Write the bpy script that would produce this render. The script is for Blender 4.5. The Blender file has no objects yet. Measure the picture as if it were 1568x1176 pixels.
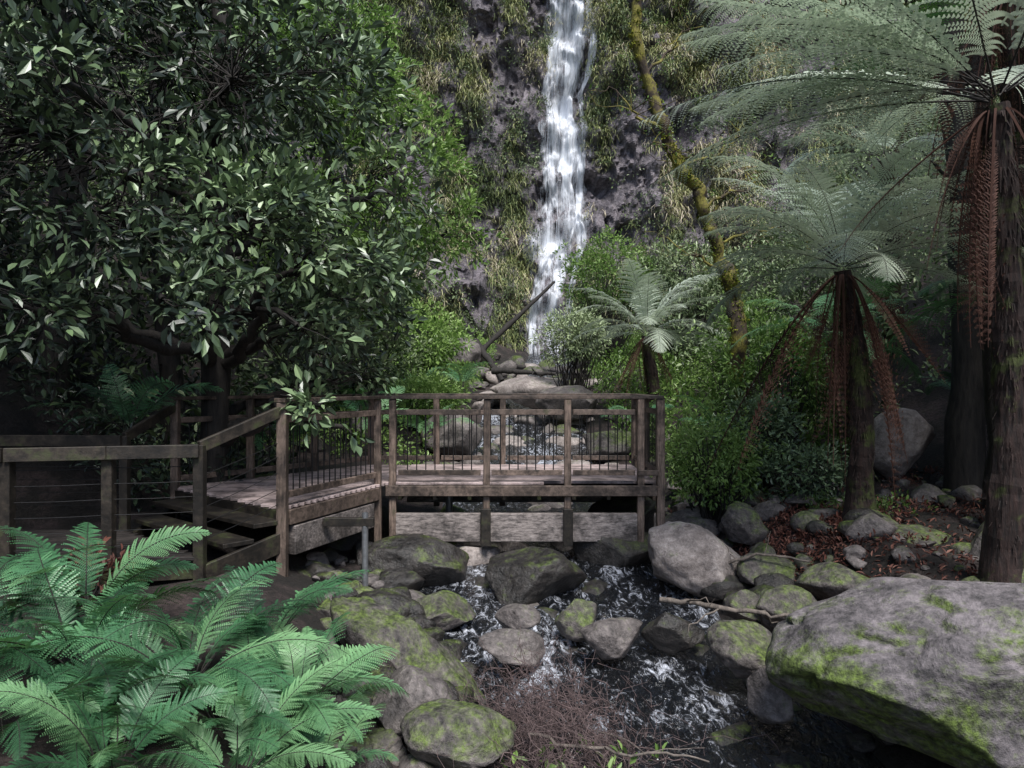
import bpy, bmesh, math
import numpy as np
from mathutils import Vector
R = np.random.default_rng(7)
scene = bpy.context.scene

# ------------------------------------------------------------ noise
def _h(ix, iy, iz, s):
    n = (ix.astype(np.int64)*374761393 + iy.astype(np.int64)*668265263 + iz.astype(np.int64)*2147483647 + s*1274126177) & 0xffffffff
    n = ((n ^ (n >> 13))*1274126177) & 0xffffffff
    n = (n ^ (n >> 16)) & 0xffffff
    return n/float(0xffffff)
def vn(x, y, z, s=0):
    x, y, z = np.broadcast_arrays(np.asarray(x, float), np.asarray(y, float), np.asarray(z, float))
    ix, iy, iz = np.floor(x), np.floor(y), np.floor(z)
    fx, fy, fz = x-ix, y-iy, z-iz
    fx, fy, fz = fx*fx*(3-2*fx), fy*fy*(3-2*fy), fz*fz*(3-2*fz)
    r = 0
    for a in (0, 1):
        for b in (0, 1):
            for c in (0, 1):
                w = (fx if a else 1-fx)*(fy if b else 1-fy)*(fz if c else 1-fz)
                r = r + w*_h(ix+a, iy+b, iz+c, s)
    return r*2-1
def fbm(x, y, z=0.0, o=4, s=0):
    r = 0; a = 1; t = 0
    x = np.asarray(x, float); y = np.asarray(y, float); z = np.asarray(z, float)
    for i in range(o):
        r = r + a*vn(x, y, z, s+i*17); t += a
        a *= .5; x = x*2.03; y = y*2.03; z = z*2.03
    return r/t
def sst(a, b, x):
    t = np.clip((x-a)/(b-a), 0, 1); return t*t*(3-2*t)
def nrm(v):
    return v/np.maximum(np.linalg.norm(v, axis=-1, keepdims=True), 1e-9)

# ------------------------------------------------------------ mesh buffer
class Buf:
    def __init__(s):
        s.v = []; s.f = {3: [], 4: []}; s.m = {3: [], 4: []}; s.a = []; s.n = 0
    def add(s, v, q=None, t=None, tint=.5, mat=0):
        v = np.asarray(v, float).reshape(-1, 3)
        for k, f in ((4, q), (3, t)):
            if f is not None and len(f):
                f = np.asarray(f, np.int64).reshape(-1, k)
                s.f[k].append(f+s.n); s.m[k].append(np.full(len(f), mat, np.int32))
        s.v.append(v); s.a.append(np.broadcast_to(np.asarray(tint, float), (len(v),)).copy()); s.n += len(v)
    def make(s, name, mats, smooth=False, parent=None, bevel=0):
        V = np.concatenate(s.v).astype(np.float32)
        F4 = np.concatenate(s.f[4]) if s.f[4] else np.zeros((0, 4), int)
        F3 = np.concatenate(s.f[3]) if s.f[3] else np.zeros((0, 3), int)
        M = np.concatenate((s.m[4] or []) + (s.m[3] or [])) if (s.m[4] or s.m[3]) else np.zeros(0)
        me = bpy.data.meshes.new(name)
        me.vertices.add(len(V)); me.vertices.foreach_set("co", V.ravel())
        li = np.concatenate([F4.ravel(), F3.ravel()]).astype(np.int32)
        me.loops.add(len(li)); me.loops.foreach_set("vertex_index", li)
        npoly = len(F4)+len(F3)
        st = np.concatenate([np.arange(len(F4))*4, len(F4)*4+np.arange(len(F3))*3]).astype(np.int32)
        me.polygons.add(npoly); me.polygons.foreach_set("loop_start", st)
        me.polygons.foreach_set("material_index", M.astype(np.int32))
        me.polygons.foreach_set("use_smooth", np.full(npoly, smooth))
        at = me.attributes.new("tint", 'FLOAT', 'POINT')
        at.data.foreach_set("value", np.concatenate(s.a).astype(np.float32))
        me.update(calc_edges=True)
        for m in (mats if isinstance(mats, (list, tuple)) else [mats]): me.materials.append(m)
        o = bpy.data.objects.new(name, me); scene.collection.objects.link(o)
        if parent: o.parent = parent
        if bevel:
            b = o.modifiers.new("bevel", 'BEVEL'); b.width = bevel; b.segments = 1
        return o
def empty(name):
    o = bpy.data.objects.new(name, None); scene.collection.objects.link(o); return o

def inst(buf, tv, tq, M, P, tint, mat=0, tt=None):
    N = len(P); k = len(tv)
    V = np.einsum('nij,kj->nki', M, tv)+P[:, None, :]
    Q = (np.asarray(tq)[None]+k*np.arange(N)[:, None, None]).reshape(-1, 4)
    T = np.repeat(np.broadcast_to(tint, (N,)), k)
    buf.add(V.reshape(-1, 3), q=Q, tint=T, mat=mat)
def tube(buf, pts, rad, sides=6, tint=.5, mat=0):
    pts = np.asarray(pts, float); n = len(pts)
    rad = np.broadcast_to(np.asarray(rad, float), (n,))
    T = nrm(np.gradient(pts, axis=0))
    ref = np.array([0, 0, 1.]) if abs(T[:, 2]).mean() < .8 else np.array([0, 1., 0])
    A = nrm(np.cross(T, ref)); B = np.cross(T, A)
    th = np.arange(sides)*2*math.pi/sides
    V = pts[:, None]+rad[:, None, None]*(np.cos(th)[None, :, None]*A[:, None]+np.sin(th)[None, :, None]*B[:, None])
    i = np.arange(n-1)[:, None]*sides; j = np.arange(sides)[None]; j2 = (j+1) % sides
    Q = np.stack([i+j, i+j2, i+sides+j2, i+sides+j], -1).reshape(-1, 4)
    buf.add(V.reshape(-1, 3), q=Q, tint=tint, mat=mat)
def wob(p0, p1, n, amp, sag=0, seed=None):
    p0 = np.asarray(p0, float); p1 = np.asarray(p1, float)
    t = np.linspace(0, 1, n)[:, None]
    P = p0+(p1-p0)*t
    L = np.linalg.norm(p1-p0)
    off = np.cumsum(R.normal(0, 1, (n, 3)), 0); off -= off[0]+(off[-1]-off[0])*t
    P = P+off*amp*L/n; P[:, 2] += sag*L*4*(t*(1-t))[:, 0]
    return P
def smoothpath(K, n):
    K = np.asarray(K, float); t = np.linspace(0, len(K)-1, n)
    out = np.zeros((n, K.shape[1]))
    for i, tt in enumerate(t):
        k = min(int(tt), len(K)-2); u = tt-k
        p0 = K[max(k-1, 0)]; p1 = K[k]; p2 = K[k+1]; p3 = K[min(k+2, len(K)-1)]
        out[i] = .5*((2*p1)+(-p0+p2)*u+(2*p0-5*p1+4*p2-p3)*u*u+(-p0+3*p1-3*p2+p3)*u**3)
    return out

# ------------------------------------------------------------ materials
def mat_new(name):
    m = bpy.data.materials.new(name); m.use_nodes = True
    nt = m.node_tree; nt.nodes.clear()
    out = nt.nodes.new('ShaderNodeOutputMaterial')
    return m, nt, out
def N(nt, t, **k):
    n = nt.nodes.new(t)
    for a, b in k.items(): setattr(n, a, b)
    return n
def ramp(nt, stops, fac=None):
    r = nt.nodes.new('ShaderNodeValToRGB')
    while len(r.color_ramp.elements) < len(stops): r.color_ramp.elements.new(.5)
    for e, (p, c) in zip(r.color_ramp.elements, stops):
        e.position = p; e.color = (*c, 1) if len(c) == 3 else c
    if fac is not None: nt.links.new(fac, r.inputs[0])
    return r
def noise(nt, sc, det=4, rough=.55, coord=None, dist=0):
    n = nt.nodes.new('ShaderNodeTexNoise'); n.inputs['Scale'].default_value = sc
    n.inputs['Detail'].default_value = det; n.inputs['Roughness'].default_value = rough
    n.inputs['Distortion'].default_value = dist
    if coord is not None: nt.links.new(coord, n.inputs['Vector'])
    return n
def pos(nt, scale=(1, 1, 1)):
    g = nt.nodes.new('ShaderNodeTexCoord'); m = nt.nodes.new('ShaderNodeMapping')
    m.inputs['Scale'].default_value = scale
    nt.links.new(g.outputs['Object'], m.inputs['Vector']); return m.outputs[0]
def mixc(nt, fac, a, b):
    m = nt.nodes.new('ShaderNodeMix'); m.data_type = 'RGBA'
    for s, i in ((fac, 0), (a, 6), (b, 7)):
        if isinstance(s, (int, float)): m.inputs[i].default_value = s
        elif isinstance(s, tuple): m.inputs[i].default_value = (*s, 1)
        else: nt.links.new(s, m.inputs[i])
    return m.outputs[2]
def math_n(nt, op, a, b=None, clamp=False):
    m = nt.nodes.new('ShaderNodeMath'); m.operation = op; m.use_clamp = clamp
    for i, s in enumerate((a, b)):
        if s is None: continue
        if isinstance(s, (int, float)): m.inputs[i].default_value = s
        else: nt.links.new(s, m.inputs[i])
    return m.outputs[0]

def leaf_mat(name, stops, rough=.4, trans=.25, spec=.5, tcol=(.14, .30, .04)):
    m, nt, out = mat_new(name)
    a = N(nt, 'ShaderNodeAttribute', attribute_name='tint')
    r = ramp(nt, stops, a.outputs['Fac'])
    p = N(nt, 'ShaderNodeBsdfPrincipled'); p.inputs['Roughness'].default_value = rough
    p.inputs['Specular IOR Level'].default_value = spec
    nt.links.new(r.outputs[0], p.inputs['Base Color'])
    if trans <= 0:
        nt.links.new(p.outputs[0], out.inputs[0]); return m
    t = N(nt, 'ShaderNodeBsdfTranslucent')
    nt.links.new(mixc(nt, .5, r.outputs[0], tcol), t.inputs['Color'])
    mx = N(nt, 'ShaderNodeMixShader'); mx.inputs[0].default_value = trans
    nt.links.new(p.outputs[0], mx.inputs[1]); nt.links.new(t.outputs[0], mx.inputs[2])
    nt.links.new(mx.outputs[0], out.inputs[0]); return m

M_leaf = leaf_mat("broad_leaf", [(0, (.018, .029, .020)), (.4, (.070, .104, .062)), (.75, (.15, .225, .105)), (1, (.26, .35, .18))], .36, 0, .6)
M_leaf2 = leaf_mat("bright_leaf", [(0, (.045, .085, .022)), (.5, (.15, .255, .06)), (1, (.32, .46, .14))], .42, .3)
M_shrub = leaf_mat("shrub_leaf", [(0, (.035, .06, .028)), (.5, (.14, .20, .08)), (1, (.33, .40, .22))], .5, 0)
M_fern = leaf_mat("fern_green", [(0, (.024, .070, .036)), (.5, (.085, .235, .105)), (1, (.24, .45, .21))], .40, .2)
M_tfern = leaf_mat("treefern_green", [(0, (.12, .18, .13)), (.5, (.34, .43, .34)), (1, (.56, .63, .51))], .42, .3, .5, (.32, .40, .22))
M_dead = leaf_mat("dead_frond", [(0, (.020, .013, .011)), (.5, (.11, .052, .038)), (1, (.34, .18, .13))], .7, 0, .2)
M_litter = leaf_mat("leaf_litter", [(0, (.04, .018, .014)), (.5, (.14, .052, .038)), (1, (.30, .15, .11))], .6, 0, .3)
M_grass = leaf_mat("cliff_grass", [(0, (.055, .075, .032)), (.35, (.19, .23, .085)), (.7, (.42, .42, .20)), (1, (.60, .52, .40))], .6, 0, .2)
M_moss = leaf_mat("moss_tuft", [(0, (.05, .07, .01)), (.5, (.14, .18, .02)), (1, (.30, .29, .05))], .8, 0, .1)

def bark_mat(name, c1, c2, moss=0, mossc=(.13, .16, .02), stretch=(6, 6, 1.2)):
    m, nt, out = mat_new(name)
    c = pos(nt, stretch); n = noise(nt, 3, 5, .65, c)
    r = ramp(nt, [(.3, c1), (.7, c2)], n.outputs[0]); col = r.outputs[0]
    if moss:
        n2 = noise(nt, 3.5, 4, .6, pos(nt)); f = ramp(nt, [(.62-moss*.4, (0, 0, 0)), (.72-moss*.4, (1, 1, 1))], n2.outputs[0])
        n3 = noise(nt, 40, 2, .6, pos(nt)); mc = ramp(nt, [(.3, tuple(x*.35 for x in mossc)), (.7, mossc)], n3.outputs[0])
        col = mixc(nt, f.outputs[0], col, mc.outputs[0])
    p = N(nt, 'ShaderNodeBsdfPrincipled'); p.inputs['Roughness'].default_value = .85
    nt.links.new(col, p.inputs['Base Color'])
    b = N(nt, 'ShaderNodeBump'); b.inputs['Strength'].default_value = .8; b.inputs['Distance'].default_value = .03
    nt.links.new(n.outputs[0], b.inputs['Height']); nt.links.new(b.outputs[0], p.inputs['Normal'])
    nt.links.new(p.outputs[0], out.inputs[0]); return m
M_bark = bark_mat("dark_bark", (.010, .009, .009), (.045, .038, .033))
M_barkm = bark_mat("mossy_bark", (.02, .014, .010), (.08, .055, .035), .45, (.28, .25, .05))
M_twig = bark_mat("twig_bark", (.05, .034, .034), (.20, .14, .135))
M_trunkf = bark_mat("treefern_trunk", (.005, .004, .004), (.040, .020, .016), .22, (.07, .09, .02), stretch=(9, 9, 1.5))
M_log = bark_mat("dead_log", (.06, .05, .045), (.24, .20, .17))

def rock_mat(name, c1, c2, moss=.5, wet=.0, mossc=(.15, .215, .04), sc=1.0, bd=.05, side=None):
    m, nt, out = mat_new(name)
    c = pos(nt)
    n = noise(nt, 2.6*sc, 7, .72, c, .5); n2 = noise(nt, 20*sc, 4, .75, c)
    mm = math_n(nt, 'ADD', math_n(nt, 'MULTIPLY', n.outputs[0], .6), math_n(nt, 'MULTIPLY', n2.outputs[0], .4))
    r = ramp(nt, [(.38, c1), (.5, tuple(a*.55+b*.45 for a, b in zip(c1, c2))), (.61, c2)], mm); col = r.outputs[0]
    g = N(nt, 'ShaderNodeNewGeometry')
    vd = N(nt, 'ShaderNodeVectorMath', operation='DOT_PRODUCT'); vd.inputs[1].default_value = side or (0, 0, 1)
    nt.links.new(g.outputs['Normal'], vd.inputs[0])
    if moss > 0:
        n3 = noise(nt, 2.9, 8, .80, c, .3)
        f = math_n(nt, 'ADD', math_n(nt, 'MULTIPLY', vd.outputs['Value'], .12), n3.outputs[0])
        f = ramp(nt, [(.76-moss*.34, (0, 0, 0)), (.91-moss*.34, (.95, .95, .95))], f)
        mc = ramp(nt, [(.36, tuple(x*.14 for x in mossc)), (.5, tuple(x*.5 for x in mossc)), (.64, mossc)], n2.outputs[0])
        col = mixc(nt, f.outputs[0], col, mc.outputs[0])
    p = N(nt, 'ShaderNodeBsdfPrincipled')
    rr = ramp(nt, [(.35, (.75-.5*wet,)*3), (.65, (.92-.4*wet,)*3)], n2.outputs[0])
    nt.links.new(rr.outputs[0], p.inputs['Roughness'])
    nt.links.new(col, p.inputs['Base Color'])
    b = N(nt, 'ShaderNodeBump'); b.inputs['Strength'].default_value = 1.; b.inputs['Distance'].default_value = bd
    nt.links.new(mm, b.inputs['Height']); nt.links.new(b.outputs[0], p.inputs['Normal'])
    nt.links.new(p.outputs[0], out.inputs[0]); return m
M_rock = rock_mat("boulder_stone", (.035, .03, .029), (.27, .235, .225), .42, .3)
M_rockm = rock_mat("mossy_stone", (.022, .020, .019), (.22, .19, .182), .72, .2)
M_rockb = rock_mat("big_boulder_stone", (.030, .028, .029), (.25, .22, .23), .66, side=(-1.3, -.6, -.3))
M_rockd = rock_mat("wet_stone", (.008, .008, .008), (.065, .057, .053), .46, .9)
M_rockl = rock_mat("pale_stone", (.14, .115, .105), (.48, .42, .395), .34)
M_cliff = rock_mat("cliff_rock", (.034, .031, .040), (.36, .315, .34), .34, .2, (.18, .21, .07), .6, .35)

def ground_mat():
    m, nt, out = mat_new("forest_soil")
    c = pos(nt); n = noise(nt, 1.1, 6, .7, c); n2 = noise(nt, 22, 5, .7, c)
    r = ramp(nt, [(.3, (.012, .012, .009)), (.48, (.032, .025, .021)), (.6, (.10, .070, .066)), (.75, (.05, .07, .03))], n.outputs[0])
    r2 = ramp(nt, [(.3, (.25, .25, .25)), (.7, (1, 1, 1))], n2.outputs[0])
    mx = N(nt, 'ShaderNodeMix', data_type='RGBA', blend_type='MULTIPLY'); mx.inputs[0].default_value = 1
    nt.links.new(r.outputs[0], mx.inputs[6]); nt.links.new(r2.outputs[0], mx.inputs[7])
    p = N(nt, 'ShaderNodeBsdfPrincipled'); p.inputs['Roughness'].default_value = .7
    nt.links.new(mx.outputs[2], p.inputs['Base Color'])
    b = N(nt, 'ShaderNodeBump'); b.inputs['Strength'].default_value = 1; b.inputs['Distance'].default_value = .06
    nt.links.new(n2.outputs[0], b.inputs['Height']); nt.links.new(b.outputs[0], p.inputs['Normal'])
    nt.links.new(p.outputs[0], out.inputs[0]); return m
M_ground = ground_mat()

def wood_mat(name, c1, c2, moss=.3, stretch=(1, 1, 1)):
    m, nt, out = mat_new(name)
    n = noise(nt, 5, 6, .75, pos(nt, stretch)); n2 = noise(nt, 3, 6, .7, pos(nt))
    a = N(nt, 'ShaderNodeAttribute', attribute_name='tint')
    r = ramp(nt, [(.34, c1), (.66, c2)], n.outputs[0])
    f = math_n(nt, 'ADD', math_n(nt, 'MULTIPLY', a.outputs['Fac'], .9), .5)
    hs = N(nt, 'ShaderNodeHueSaturation'); nt.links.new(f, hs.inputs['Value']); nt.links.new(r.outputs[0], hs.inputs['Color'])
    st = ramp(nt, [(.40, (.25, .25, .25)), (.55, (1, 1, 1))], n2.outputs[0])
    mu = N(nt, 'ShaderNodeMix', data_type='RGBA', blend_type='MULTIPLY'); mu.inputs[0].default_value = .9
    nt.links.new(hs.outputs[0], mu.inputs[6]); nt.links.new(st.outputs[0], mu.inputs[7])
    fr = ramp(nt, [(.72-.3*moss, (0, 0, 0)), (.85-.3*moss, (1, 1, 1))], n2.outputs[0])
    col = mixc(nt, fr.outputs[0], mu.outputs[2], (.055, .065, .025))
    p = N(nt, 'ShaderNodeBsdfPrincipled'); p.inputs['Roughness'].default_value = .6
    nt.links.new(col, p.inputs['Base Color'])
    b = N(nt, 'ShaderNodeBump'); b.inputs['Strength'].default_value = .6; b.inputs['Distance'].default_value = .01
    nt.links.new(n.outputs[0], b.inputs['Height']); nt.links.new(b.outputs[0], p.inputs['Normal'])
    nt.links.new(p.outputs[0], out.inputs[0]); return m
M_wood = wood_mat("weathered_timber", (.05, .036, .028), (.26, .19, .155), .35, (3, 3, 3))
M_woodv = wood_mat("weathered_post", (.05, .035, .027), (.28, .205, .165), .4, (9, 9, 1))
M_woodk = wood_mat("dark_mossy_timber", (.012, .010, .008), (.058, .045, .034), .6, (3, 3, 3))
M_girder = wood_mat("girder_timber", (.06, .05, .048), (.44, .38, .355), .15, (2, 6, 8))
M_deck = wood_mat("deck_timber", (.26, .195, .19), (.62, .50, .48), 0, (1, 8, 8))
M_deck_shaded = wood_mat("shaded_deck_timber", (.014, .012, .011), (.05, .04, .037), .3, (1, 8, 8))  # boardwalk deck: shade from the tree put into the timber colour

def simple(name, col, rough=.5, metal=0):
    m, nt, out = mat_new(name); p = N(nt, 'ShaderNodeBsdfPrincipled')
    n = noise(nt, 20, 4, .6, pos(nt)); r = ramp(nt, [(.3, tuple(x*.6 for x in col)), (.7, col)], n.outputs[0])
    nt.links.new(r.outputs[0], p.inputs['Base Color']); p.inputs['Roughness'].default_value = rough; p.inputs['Metallic'].default_value = metal
    nt.links.new(p.outputs[0], out.inputs[0]); return m
M_steel = simple("dark_steel", (.03, .03, .032), .45, .6)
M_galv = simple("galvanised_steel", (.35, .36, .38), .5, .7)

def water_mat():
    m, nt, out = mat_new("stream_water")
    c = pos(nt, (1, .42, 1)); a = N(nt, 'ShaderNodeAttribute', attribute_name='tint')
    n = noise(nt, 10, 8, .80, c, 1.5); n2 = noise(nt, 13, 4, .65, c, .6)
    f = math_n(nt, 'ADD', n.outputs[0], math_n(nt, 'MULTIPLY', a.outputs['Fac'], .20))
    f = ramp(nt, [(.605, (0, 0, 0)), (.73, (1, 1, 1))], f)
    col = mixc(nt, f.outputs[0], (.007, .008, .010), (.66, .69, .78))
    p = N(nt, 'ShaderNodeBsdfPrincipled'); nt.links.new(col, p.inputs['Base Color'])
    p.inputs['Specular IOR Level'].default_value = .8
    ro = N(nt, 'ShaderNodeMapRange'); nt.links.new(f.outputs[0], ro.inputs[0]); ro.inputs[3].default_value = .05; ro.inputs[4].default_value = .4
    nt.links.new(ro.outputs[0], p.inputs['Roughness'])
    b = N(nt, 'ShaderNodeBump'); b.inputs['Strength'].default_value = 1.; b.inputs['Distance'].default_value = .10
    nt.links.new(n2.outputs[0], b.inputs['Height']); nt.links.new(b.outputs[0], p.inputs['Normal'])
    nt.links.new(p.outputs[0], out.inputs[0]); return m
M_water = water_mat()
def fall_mat():
    m, nt, out = mat_new("falling_water")
    c = pos(nt, (7.5, 2, .34)); c2 = pos(nt, (1.8, 1, .6))
    n = noise(nt, 1.7, 7, .76, c, .3); n2 = noise(nt, 1.3, 4, .65, c2)
    a = N(nt, 'ShaderNodeAttribute', attribute_name='tint')
    s = math_n(nt, 'ADD', math_n(nt, 'MULTIPLY', n.outputs[0], .60), math_n(nt, 'MULTIPLY', n2.outputs[0], .40))
    s = math_n(nt, 'ADD', s, math_n(nt, 'MULTIPLY', math_n(nt, 'SUBTRACT', a.outputs['Fac'], .5), .6))
    f = ramp(nt, [(.40, (0, 0, 0)), (.66, (.82, .82, .82))], s)
    d = N(nt, 'ShaderNodeBsdfPrincipled'); d.inputs['Base Color'].default_value = (.80, .83, .89, 1); d.inputs['Roughness'].default_value = .6
    t = N(nt, 'ShaderNodeBsdfTransparent'); mx = N(nt, 'ShaderNodeMixShader')
    nt.links.new(f.outputs[0], mx.inputs[0]); nt.links.new(t.outputs[0], mx.inputs[1]); nt.links.new(d.outputs[0], mx.inputs[2])
    nt.links.new(mx.outputs[0], out.inputs[0]); return m
M_fall = fall_mat()

# ------------------------------------------------------------ terrain
def xs(y): return np.interp(y, [0, 3, 6, 7, 9, 11, 15, 22, 30], [1.6, 1.4, 1.0, .7, .35, .35, .4, .6, 1.6])
def zs(y): return np.interp(y, [-20, 0, 4, 7, 9, 11, 15, 22, 29, 31], [-1.2, -.45, -.30, -.15, 0, .12, .75, 2.0, 3.2, 3.6])
def ws(y): return np.interp(y, [0, 4, 7, 9, 12, 30], [1.6, 1.5, 1.7, 2.0, 1.7, 1.1])
def H(x, y):
    x = np.asarray(x, float); y = np.asarray(y, float)
    dx = x-xs(y); d = np.abs(dx)-ws(y)
    L = dx < 0
    hs = np.where(L, np.interp(y, [0, 8, 9.5, 30], [6.5, 6.0, 3.4, 2.5]), np.interp(y, [0, 9, 14, 30], [5, 5, 3.6, 3]))
    h = zs(np.clip(y, -20, 31))+np.where(d < 0, -.35*sst(0, .5, -d), sst(0, 1.7, d)*np.where(L, .5, .62))
    hill = np.maximum(0, d-hs); h = h+np.minimum(hill*np.where(L, .85, .7), 24)
    h = h+.14*fbm(x*.9, y*.9, 0, 4, 3)*sst(-.5, 1, d)+.6*fbm(x*.2, y*.2, 0, 3, 5)*sst(2, 8, d)
    h = h+sst(40, 46, y)*24
    return h
def axis(lo, a, b, hi, st):
    m = np.arange(a, b, st)
    l = a-np.geomspace(st, a-lo, 26)[::-1]; r = b+np.geomspace(st, hi-b, 26)-st
    return np.concatenate([l, m, r])
gx = axis(-400, -9, 10, 400, .09); gy = axis(-300, 2, 16, 500, .09)
gy = np.unique(np.concatenate([gy, np.arange(16.3, 50, .3)]))
X, Y = np.meshgrid(gx, gy); Z = H(X, Y)
b = Buf(); nx, ny = len(gx), len(gy)
i = (np.arange(ny-1)[:, None]*nx+np.arange(nx-1)[None]).ravel()
b.add(np.stack([X, Y, Z], -1).reshape(-1, 3), q=np.stack([i, i+1, i+nx+1, i+nx], -1))
b.make("ground", M_ground, True)

# stream
ys_ = np.arange(-2, 31, .04); us = np.linspace(-1, 1, 110)
Yw, U = np.meshgrid(ys_, us, indexing='ij')
Xw = xs(Yw)+U*(ws(Yw)+.4)
rap = np.exp(-((Yw-7.2)/1.0)**2)*.8+np.exp(-((Yw-9.4)/1.0)**2)*.8+sst(11.0, 13, Yw)*.7
rap = rap*(.6+1.0*fbm(Xw*1.5, Yw*.9, 0, 3, 44))
for (x_, y_, sx_, sy_, am) in [(1.1, 5.75, .65, .5, .8), (.9, 8.7, .45, .5, .9), (.3, 6.2, .4, .3, .6), (1.45, 6.5, .3, .3, .6), (-.4, 8.3, .25, .3, .6)]:
    rap = rap+am*np.exp(-((Xw-x_)/sx_)**2-((Yw-y_)/sy_)**2)*(.6+1.3*fbm(Xw*4, Yw*2, 0, 3, 46))
Zw = zs(Yw)-.12+fbm(Xw*4.5, Yw*2.2, 0, 5, 9)*(.020+.10*np.clip(rap, 0, 1))
b = Buf(); nu = len(us); i = (np.arange(len(ys_)-1)[:, None]*nu+np.arange(nu-1)[None]).ravel()
b.add(np.stack([Xw, Yw, Zw], -1).reshape(-1, 3), q=np.stack([i, i+1, i+nu+1, i+nu], -1), tint=np.clip(rap, 0, 1.1).ravel())
b.make("stream_water", M_water, True)

# ------------------------------------------------------------ cliff
def CY(x, z):
    x = np.asarray(x, float); z = np.asarray(z, float)
    y = 31.0-.012*(x-2)**2+1.4*np.exp(-((x-2.1)/2.8)**2)+.24*(z-4)
    n = fbm(x*.22, z*.16, 1.5, 4, 21); y = y+n*2.4
    q = fbm(x*.8, z*.35, 3.3, 3, 31)*3.2; y = y+(np.floor(q)+sst(.8, 1, q-np.floor(q)))*.42
    q = fbm(x*2.0, z*1.1, 9.3, 3, 38)*3.0; y = y+(np.floor(q)+sst(.8, 1, q-np.floor(q)))*.24
    zz = z*.38+fbm(x*.3, z*.1, 0, 3, 41)*1.3; fr = zz-np.floor(zz); y = y-.7*(1-fr)*sst(0, .3, fr)
    y = y+.16*fbm(x*3.2, z*2.4, 0, 4, 51)
    return y
cx = np.concatenate([np.arange(-36, -8, .3), np.arange(-8, 20, .08), np.arange(20, 44, .3)]); cz = np.arange(0, 27, .09)
CX, CZ = np.meshgrid(cx, cz); CYY = CY(CX, CZ)
b = Buf(); nx = len(cx); i = (np.arange(len(cz)-1)[:, None]*nx+np.arange(nx-1)[None]).ravel()
b.add(np.stack([CX, CYY, CZ], -1).reshape(-1, 3), q=np.stack([i, i+1, i+nx+1, i+nx], -1))
b.make("cliff", M_cliff, False)

fz = np.array([3.2, 4.8, 6.4, 8.5, 10.5, 12.7, 14.3, 15.9, 17, 18.5, 24])
fc = np.array([1.35, 1.4, 1.65, 2.15, 2.25, 2.4, 2.35, 2.3, 2.6, 2.85, 2.9])
fw = np.array([1.2, 1.0, 1.0, 1.15, 1.15, 1.2, 1.0, .8, 1.0, 1.0, .8])
b = Buf()
for k, (off, wk, dc, tt) in enumerate([(.16, 1.2, 0, .46), (.28, .30, -.55, .58), (.38, .34, .28, .60), (.5, .16, .9, .60)]):
    zz = np.arange(3.0, 24, .07); uu = np.linspace(-1, 1, 30)
    ZZ, UU = np.meshgrid(zz, uu, indexing='ij')
    wv = np.interp(ZZ, fz, fw)*wk*(1+.6*fbm(ZZ*.8, k*5.+0*ZZ, 0, 3, 61))
    XX = np.interp(ZZ, fz, fc)+dc+.34*fbm(ZZ*.5, k*7+0*ZZ, 0, 3, 71)+UU*wv
    base = CY(XX, ZZ)
    YY = base.copy()
    for r in range(len(zz)-2, -1, -1): YY[r] = np.minimum(base[r], YY[r+1]*.90+base[r]*.10)
    YY = YY-off*.6-.05*fbm(XX*4, ZZ*.5, 0, 3, 81)
    tn = tt-.25*np.abs(UU)**3+.30*fbm(ZZ*.6, k*3+XX*.9, 0, 3, 5)+.06*sst(11, 13, ZZ)-.04*sst(8, 5, ZZ)
    nu = 30; i = (np.arange(len(zz)-1)[:, None]*nu+np.arange(nu-1)[None]).ravel()
    b.add(np.stack([XX, YY, ZZ], -1).reshape(-1, 3), q=np.stack([i, i+1, i+nu+1, i+nu], -1), tint=tn.ravel())
b.make("waterfall", M_fall, True)

# ------------------------------------------------------------ leaves
LV = np.array([[0, 0, 0], [-.48, .4, .12], [-.34, .75, .07], [0, 1, -.08], [.34, .75, .07], [.48, .4, .12]], float)
LQ = np.array([[0, 3, 2, 1], [0, 5, 4, 3]])
def leaves(buf, C, out, nl, size, asp=.42, spread=.6, tint=.5, tvar=.22, up=.8, mat=0):
    C = np.asarray(C, float); n = len(C)
    P = np.repeat(C, nl, 0); O = np.repeat(out, nl, 0)
    tc = np.repeat(np.broadcast_to(tint, (n,))+R.normal(0, tvar*.6, n), nl)
    d = nrm(R.normal(0, 1, P.shape)*.9+O*.75)
    P = P+d*size*spread*R.uniform(.2, 1.8, (len(P), 1))
    nn = nrm(np.array([0, 0, up])+R.normal(0, .5, P.shape)+O*.25)
    x = nrm(np.cross(d, nn)); nn = np.cross(x, d)
    s = size*R.uniform(.5, 1.3, len(P))
    Mx = np.stack([x*asp*s[:, None], d*s[:, None], nn*s[:, None]*.9], -1)
    inst(buf, LV, LQ, Mx, P, np.clip(tc+R.normal(0, tvar*.6, len(P)), 0, 1), mat)
def blob_pts(c, r, n, hole=.0, seed=1, inner=.35, hf=1.7):
    k = int(n*2.6)
    d = nrm(R.normal(0, 1, (k, 3))); rad = R.uniform(inner, 1, (k, 1))**.6
    rad = rad*(1+.6*fbm(d[:, 0]*1.8, d[:, 1]*1.8, d[:, 2]*1.8+seed, 3, seed))[:, None]
    P = np.asarray(c)+d*rad*np.asarray(r)
    m = fbm(P[:, 0]*hf, P[:, 1]*hf, P[:, 2]*hf*1.3, 3, 90) > hole-.25
    return P[m][:n], d[m][:n]
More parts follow.
